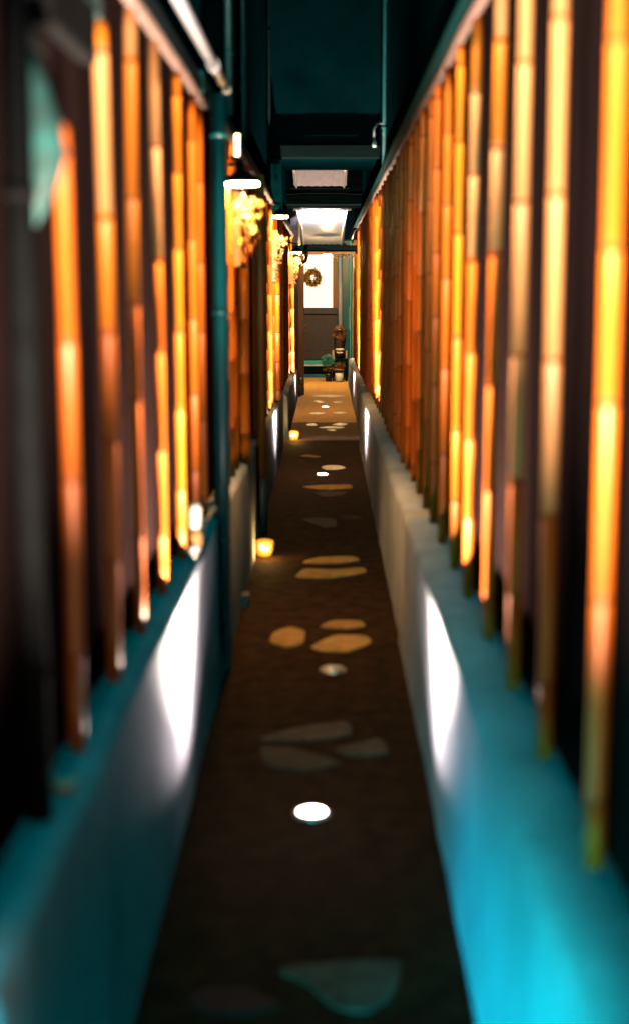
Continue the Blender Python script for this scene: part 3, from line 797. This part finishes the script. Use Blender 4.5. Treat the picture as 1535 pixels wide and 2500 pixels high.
obj('arm', tubeb([(.50, 12.2, 2.95), (.43, 12.2, 2.94), (.40, 12.2, 2.90), (.405, 12.2, 2.80)], .009, 8), M['pipe_pale'], t)
obj('cap', lathe((.405, 12.2, 2.75), [(.012, 0), (.018, .01), (.016, .04), (.009, .049)], 12), M['white_paint'], t)
t = thing('alarm_box', 'small dark box with pale fittings on the right wall beside the bright awning', 'box', (.40, 20, 2.2))
obj('body', boxb(.36, .435, 20.0, 20.12, 2.24, 2.40), M['metal'], t, bevel=.006)
obj('stay', tubeb([(.365, 19.99, 2.25), (.40, 19.99, 2.36), (.43, 19.99, 2.38)], .008, 8), M['steel'], t)

# ------------------------------------------------------------------ added light blocker and fill lantern behind the viewer
t = thing('light_blocking_gate', 'unseen light-blocking gate with a half lowered shutter at the open end of the alley', 'gate', (0, -1, 0))  # unseen gate added to hold the cyan light down to the plinths
obj('baffle', boxb(-3.2, 1.6, -1.03, -1.0, 0.70, 2.9), M['beam'], t)
obj('lintel', boxb(-3.4, 1.8, -1.10, -.92, 2.905, 3.15), M['beam'], t, bevel=.01)
for x in (-3.3, 1.7):
    obj('post', boxb(x - .08, x + .08, -1.09, -.93, -.03, 2.9), M['beam'], t, bevel=.01)
obj('roof', boxb(-3.6, 2.0, -2.0, .2, 3.155, 3.25), M['beam'], t)

t = thing('fill_lantern', 'unseen lantern with an opaque bowl added behind the viewer to light the near bamboo', 'lantern', (0, -.45, 0))  # unseen fill lamp added for the near bamboo; bowl shades the plinths
obj('stand', lathe((0, -.45, 0), [(.12, -.01), (.12, .02), (.03, .05), (.025, .50), (.04, .53)]), M['metal'], t)
obj('bowl', lathe((0, -.45, .531), [(.04, 0), (.10, .05), (.12, .115), (.112, .115), (.095, .055), (.03, .012)]), M['metal'], t)
obj('globe', lathe((0, -.45, .545), [(.015, 0), (.022, .02), (.022, .05), (.012, .068)]), M['glow_uplight'], t)
d = bpy.data.lights.new('lantern_light', 'POINT'); d.energy = 62; d.color = (1, .66, .36); d.shadow_soft_size = .02
o = bpy.data.objects.new('lantern_light', d); COL.objects.link(o); o.parent = t; o.location = (0, 0, .638)

# ------------------------------------------------------------------ end house
t = thing('end_house', 'dark plum house closing the alley with a bright paper window', 'house', (0, 25.8, 0))
obj('wall', boxb(-1.4, 1.4, 25.85, 28, -.03, 7.4), M['end_wall'], t)
f = obj('door_panel', boxb(-.60, .215, 25.81, 25.845, .455, 1.112), M['end_wall'], t, bevel=.006)
f = obj('window', boxb(-.60, .130, 25.815, 25.845, 1.23, 2.18), M['window'], t)
obj('window_frame', boxb(.131, .228, 25.78, 25.845, 1.20, 2.25), M['post'], t, bevel=.004)
obj('window_sill', boxb(-.60, .215, 25.76, 25.845, 1.115, 1.228), M['end_wall'], t, bevel=.006)
obj('skirting', boxb(-.60, .215, 25.78, 25.845, .30, .452), M['end_wall'], t, bevel=.006)
obj('window_head', boxb(-.60, .13, 25.78, 25.845, 2.182, 2.26), M['beam'], t)

def wreath(c, rad, thick, n, size, label, mats_, extra=False):
    t = thing('wreath', label, 'wreath', c, 'leaf wreaths')
    ring = [(c[0] + rad * math.cos(a), c[1], c[2] + rad * math.sin(a)) for a in [2 * math.pi * k / 24 for k in range(25)]]
    obj('hoop', tubeb(ring, thick * .3, 8), M['twig'], t)
    bm = bmesh.new(); rg = random.Random(n)
    for _ in range(n):
        a = rg.uniform(0, 6.283); rr = rad + rg.gauss(0, thick * .55)
        leaf(bm, (c[0] + rr * math.cos(a), c[1] - .01 + rg.gauss(0, thick * .4), c[2] + rr * math.sin(a)), size, rg, rg.randrange(len(mats_)))
    obj('leaves', bm, mats_, t)
wreath((-.225, 25.75, 1.757), .112, .050, 1600, .028, 'golden leaf wreath hanging on the bright window', [M['wreath_leaf'], M['wreath_leaf'], M['twig']])

t = thing('door_step', 'low step in front of the end house with a turquoise top and blue foot', 'step', (-.15, 25.4, 0))
obj('tread', boxb(-.60, .10, 25.42, 25.775, .225, .295), M['turq_mat'], t, bevel=.004)
obj('edge', boxb(-.60, .10, 25.405, 25.418, .205, .235), M['white_edge'], t)
obj('riser', boxb(-.60, .12, 25.44, 25.775, .062, .203), M['beam'], t)
obj('foot_board', boxb(-.60, .12, 25.38, 25.437, -.01, .060), M['blue_paint'], t, bevel=.003)

t = thing('pale_drainpipe', 'pale bluish white drainpipe beside the end house window', 'drainpipe', (.26, 25.2, 0))
obj('pipe', tubeb([(.265, 25.4, -.01), (.265, 25.4, 1.2), (.265, 25.4, 2.6)], .036, 16), M['pipe_pale'], t)
obj('clip', tubeb([(.265, 25.4, 1.40), (.265, 25.4, 1.43)], .041, 16), M['pipe_pale'], t)
t = thing('side_door', 'narrow dark blue-green door leaf right of the pale drainpipe', 'door', (.37, 25.3, 0))
obj('leaf', boxb(.305, .43, 25.45, 25.5, -.01, 2.4), M['pipe_dark'], t)
obj('handle', boxb(.412, .42, 25.435, 25.449, .85, 1.25), M['steel'], t)
obj('glass_edge', boxb(.432, .452, 25.36, 25.5, -.01, 2.4), M['turq_mat'], t)
t = thing('door_jamb', 'beige upright jamb at the right end of the alley', 'post', (.47, 25, 0))
obj('post', boxb(.462, .492, 25.0, 25.18, -.01, 2.4), M['board'], t, bevel=.004)
obj('stop', boxb(.45, .4615, 25.08, 25.18, -.01, 2.4), M['beam'], t)

# pots and rack by the end door
t = thing('plant_rack', 'dark wooden rack carrying a black pot, beside the end step', 'rack', (.24, 24.55, 0))
obj('shelf', boxb(.125, .375, 24.42, 24.70, .337, .386), M['beam'], t, bevel=.004)
for x, y in ((.14, 24.45), (.36, 24.45), (.14, 24.67), (.36, 24.67)):
    obj('leg', boxb(x - .014, x + .014, y - .014, y + .014, -.01, .336), M['beam'], t)
t = thing('black_pot', 'black glazed pot with a white rim standing on the rack', 'pot', (.24, 24.55, .387))
obj('body', lathe((.245, 24.55, .388), [(.075, 0), (.088, .05), (.090, .11), (.078, .135)], 20), M['black_box'], t)
obj('rim', lathe((.245, 24.55, .5235), [(.072, 0), (.080, .012), (.070, .03)], 20), M['white_paint'], t)
obj('ribbon', tubeb([(.19, 24.455, .50), (.235, 24.445, .47), (.25, 24.445, .49), (.30, 24.455, .485)], .007, 8), M['white_paint'], t)
for x0, x1, lab in ((.115, .150, 'ochre wooden block left of the black pot on the rack'), (.345, .372, 'ochre wooden block right of the black pot on the rack')):
    tag(obj('wooden_block', boxb(x0, x1, 24.44, 24.5, .388, .525), M['terracotta'], bevel=.004), lab, 'block', 'wooden blocks on the rack')
t = thing('barrel', 'dark rounded barrel behind the small wreath, on top of the black pot', 'barrel', (.245, 24.62, .56))
obj('body', lathe((.245, 24.62, .556), [(.080, 0), (.098, .08), (.105, .19), (.102, .30), (.092, .36), (.06, .385)], 24), M['barrel'], t)
obj('hoop', lathe((.245, 24.62, .86), [(.1045, 0), (.108, .006), (.108, .018), (.103, .024)], 24), M['steel'], t)
obj('hoop', lathe((.245, 24.62, .66), [(.103, 0), (.109, .006), (.109, .016), (.105, .022)], 24), M['steel'], t)
wreath((.240, 24.48, .81), .088, .028, 200, .017, 'small wreath of orange berries leaning on the dark barrel', [M['leaf_gold'], M['leaf_red'], M['leaf_gold']])
t = thing('flower_pot', 'cream and ochre flower pot on the ground with small red flowers', 'flower pot', (.238, 24.25, 0))
obj('pot', lathe((.238, 24.25, -.002), [(.058, 0), (.060, .02), (.072, .155)], 24), M['white_paint'], t)
obj('collar', lathe((.238, 24.25, .154), [(.0735, 0), (.086, .058), (.088, .066), (.078, .066)], 24), M['terracotta'], t)
obj('flowers', cluster((.245, 24.25, .27), (.105, .07, .055), 260, .017, random.Random(3), 3), [M['leaf_red'], M['leaf_gold'], M['twig']], t)
t = thing('potted_plant', 'bushy blue-green plant in a dark pot beside the end step', 'plant', (.05, 24.3, 0))
obj('pot', lathe((.06, 24.35, -.002), [(.05, 0), (.07, .11), (.074, .13), (.06, .13)], 20), M['black_box'], t)
bm = cluster((.04, 24.30, .36), (.12, .09, .11), 380, .024, random.Random(5), 1)
obj('foliage', bm, [M['leaf_teal']], t)
obj('lower_foliage', cluster((.08, 24.28, .22), (.12, .09, .06), 150, .020, random.Random(6), 2), [M['leaf_gold'], M['twig']], t)
obj('stems', tubeb([(.06, 24.35, .10), (.05, 24.33, .22), (.03, 24.31, .40)], .006, 6), M['twig'], t)
t = thing('twig_spray', 'spray of orange leaves poking out behind the brown corner post', 'twigs', (-.33, 21.6, .9))
obj('stem', tubeb([(-.36, 21.6, .75), (-.33, 21.6, .95), (-.29, 21.6, 1.0)], .004, 6), M['twig'], t)
obj('leaves', cluster((-.30, 21.6, .98), (.03, .03, .06), 30, .016, random.Random(8), 2), [M['leaf_gold'], M['leaf_red']], t)
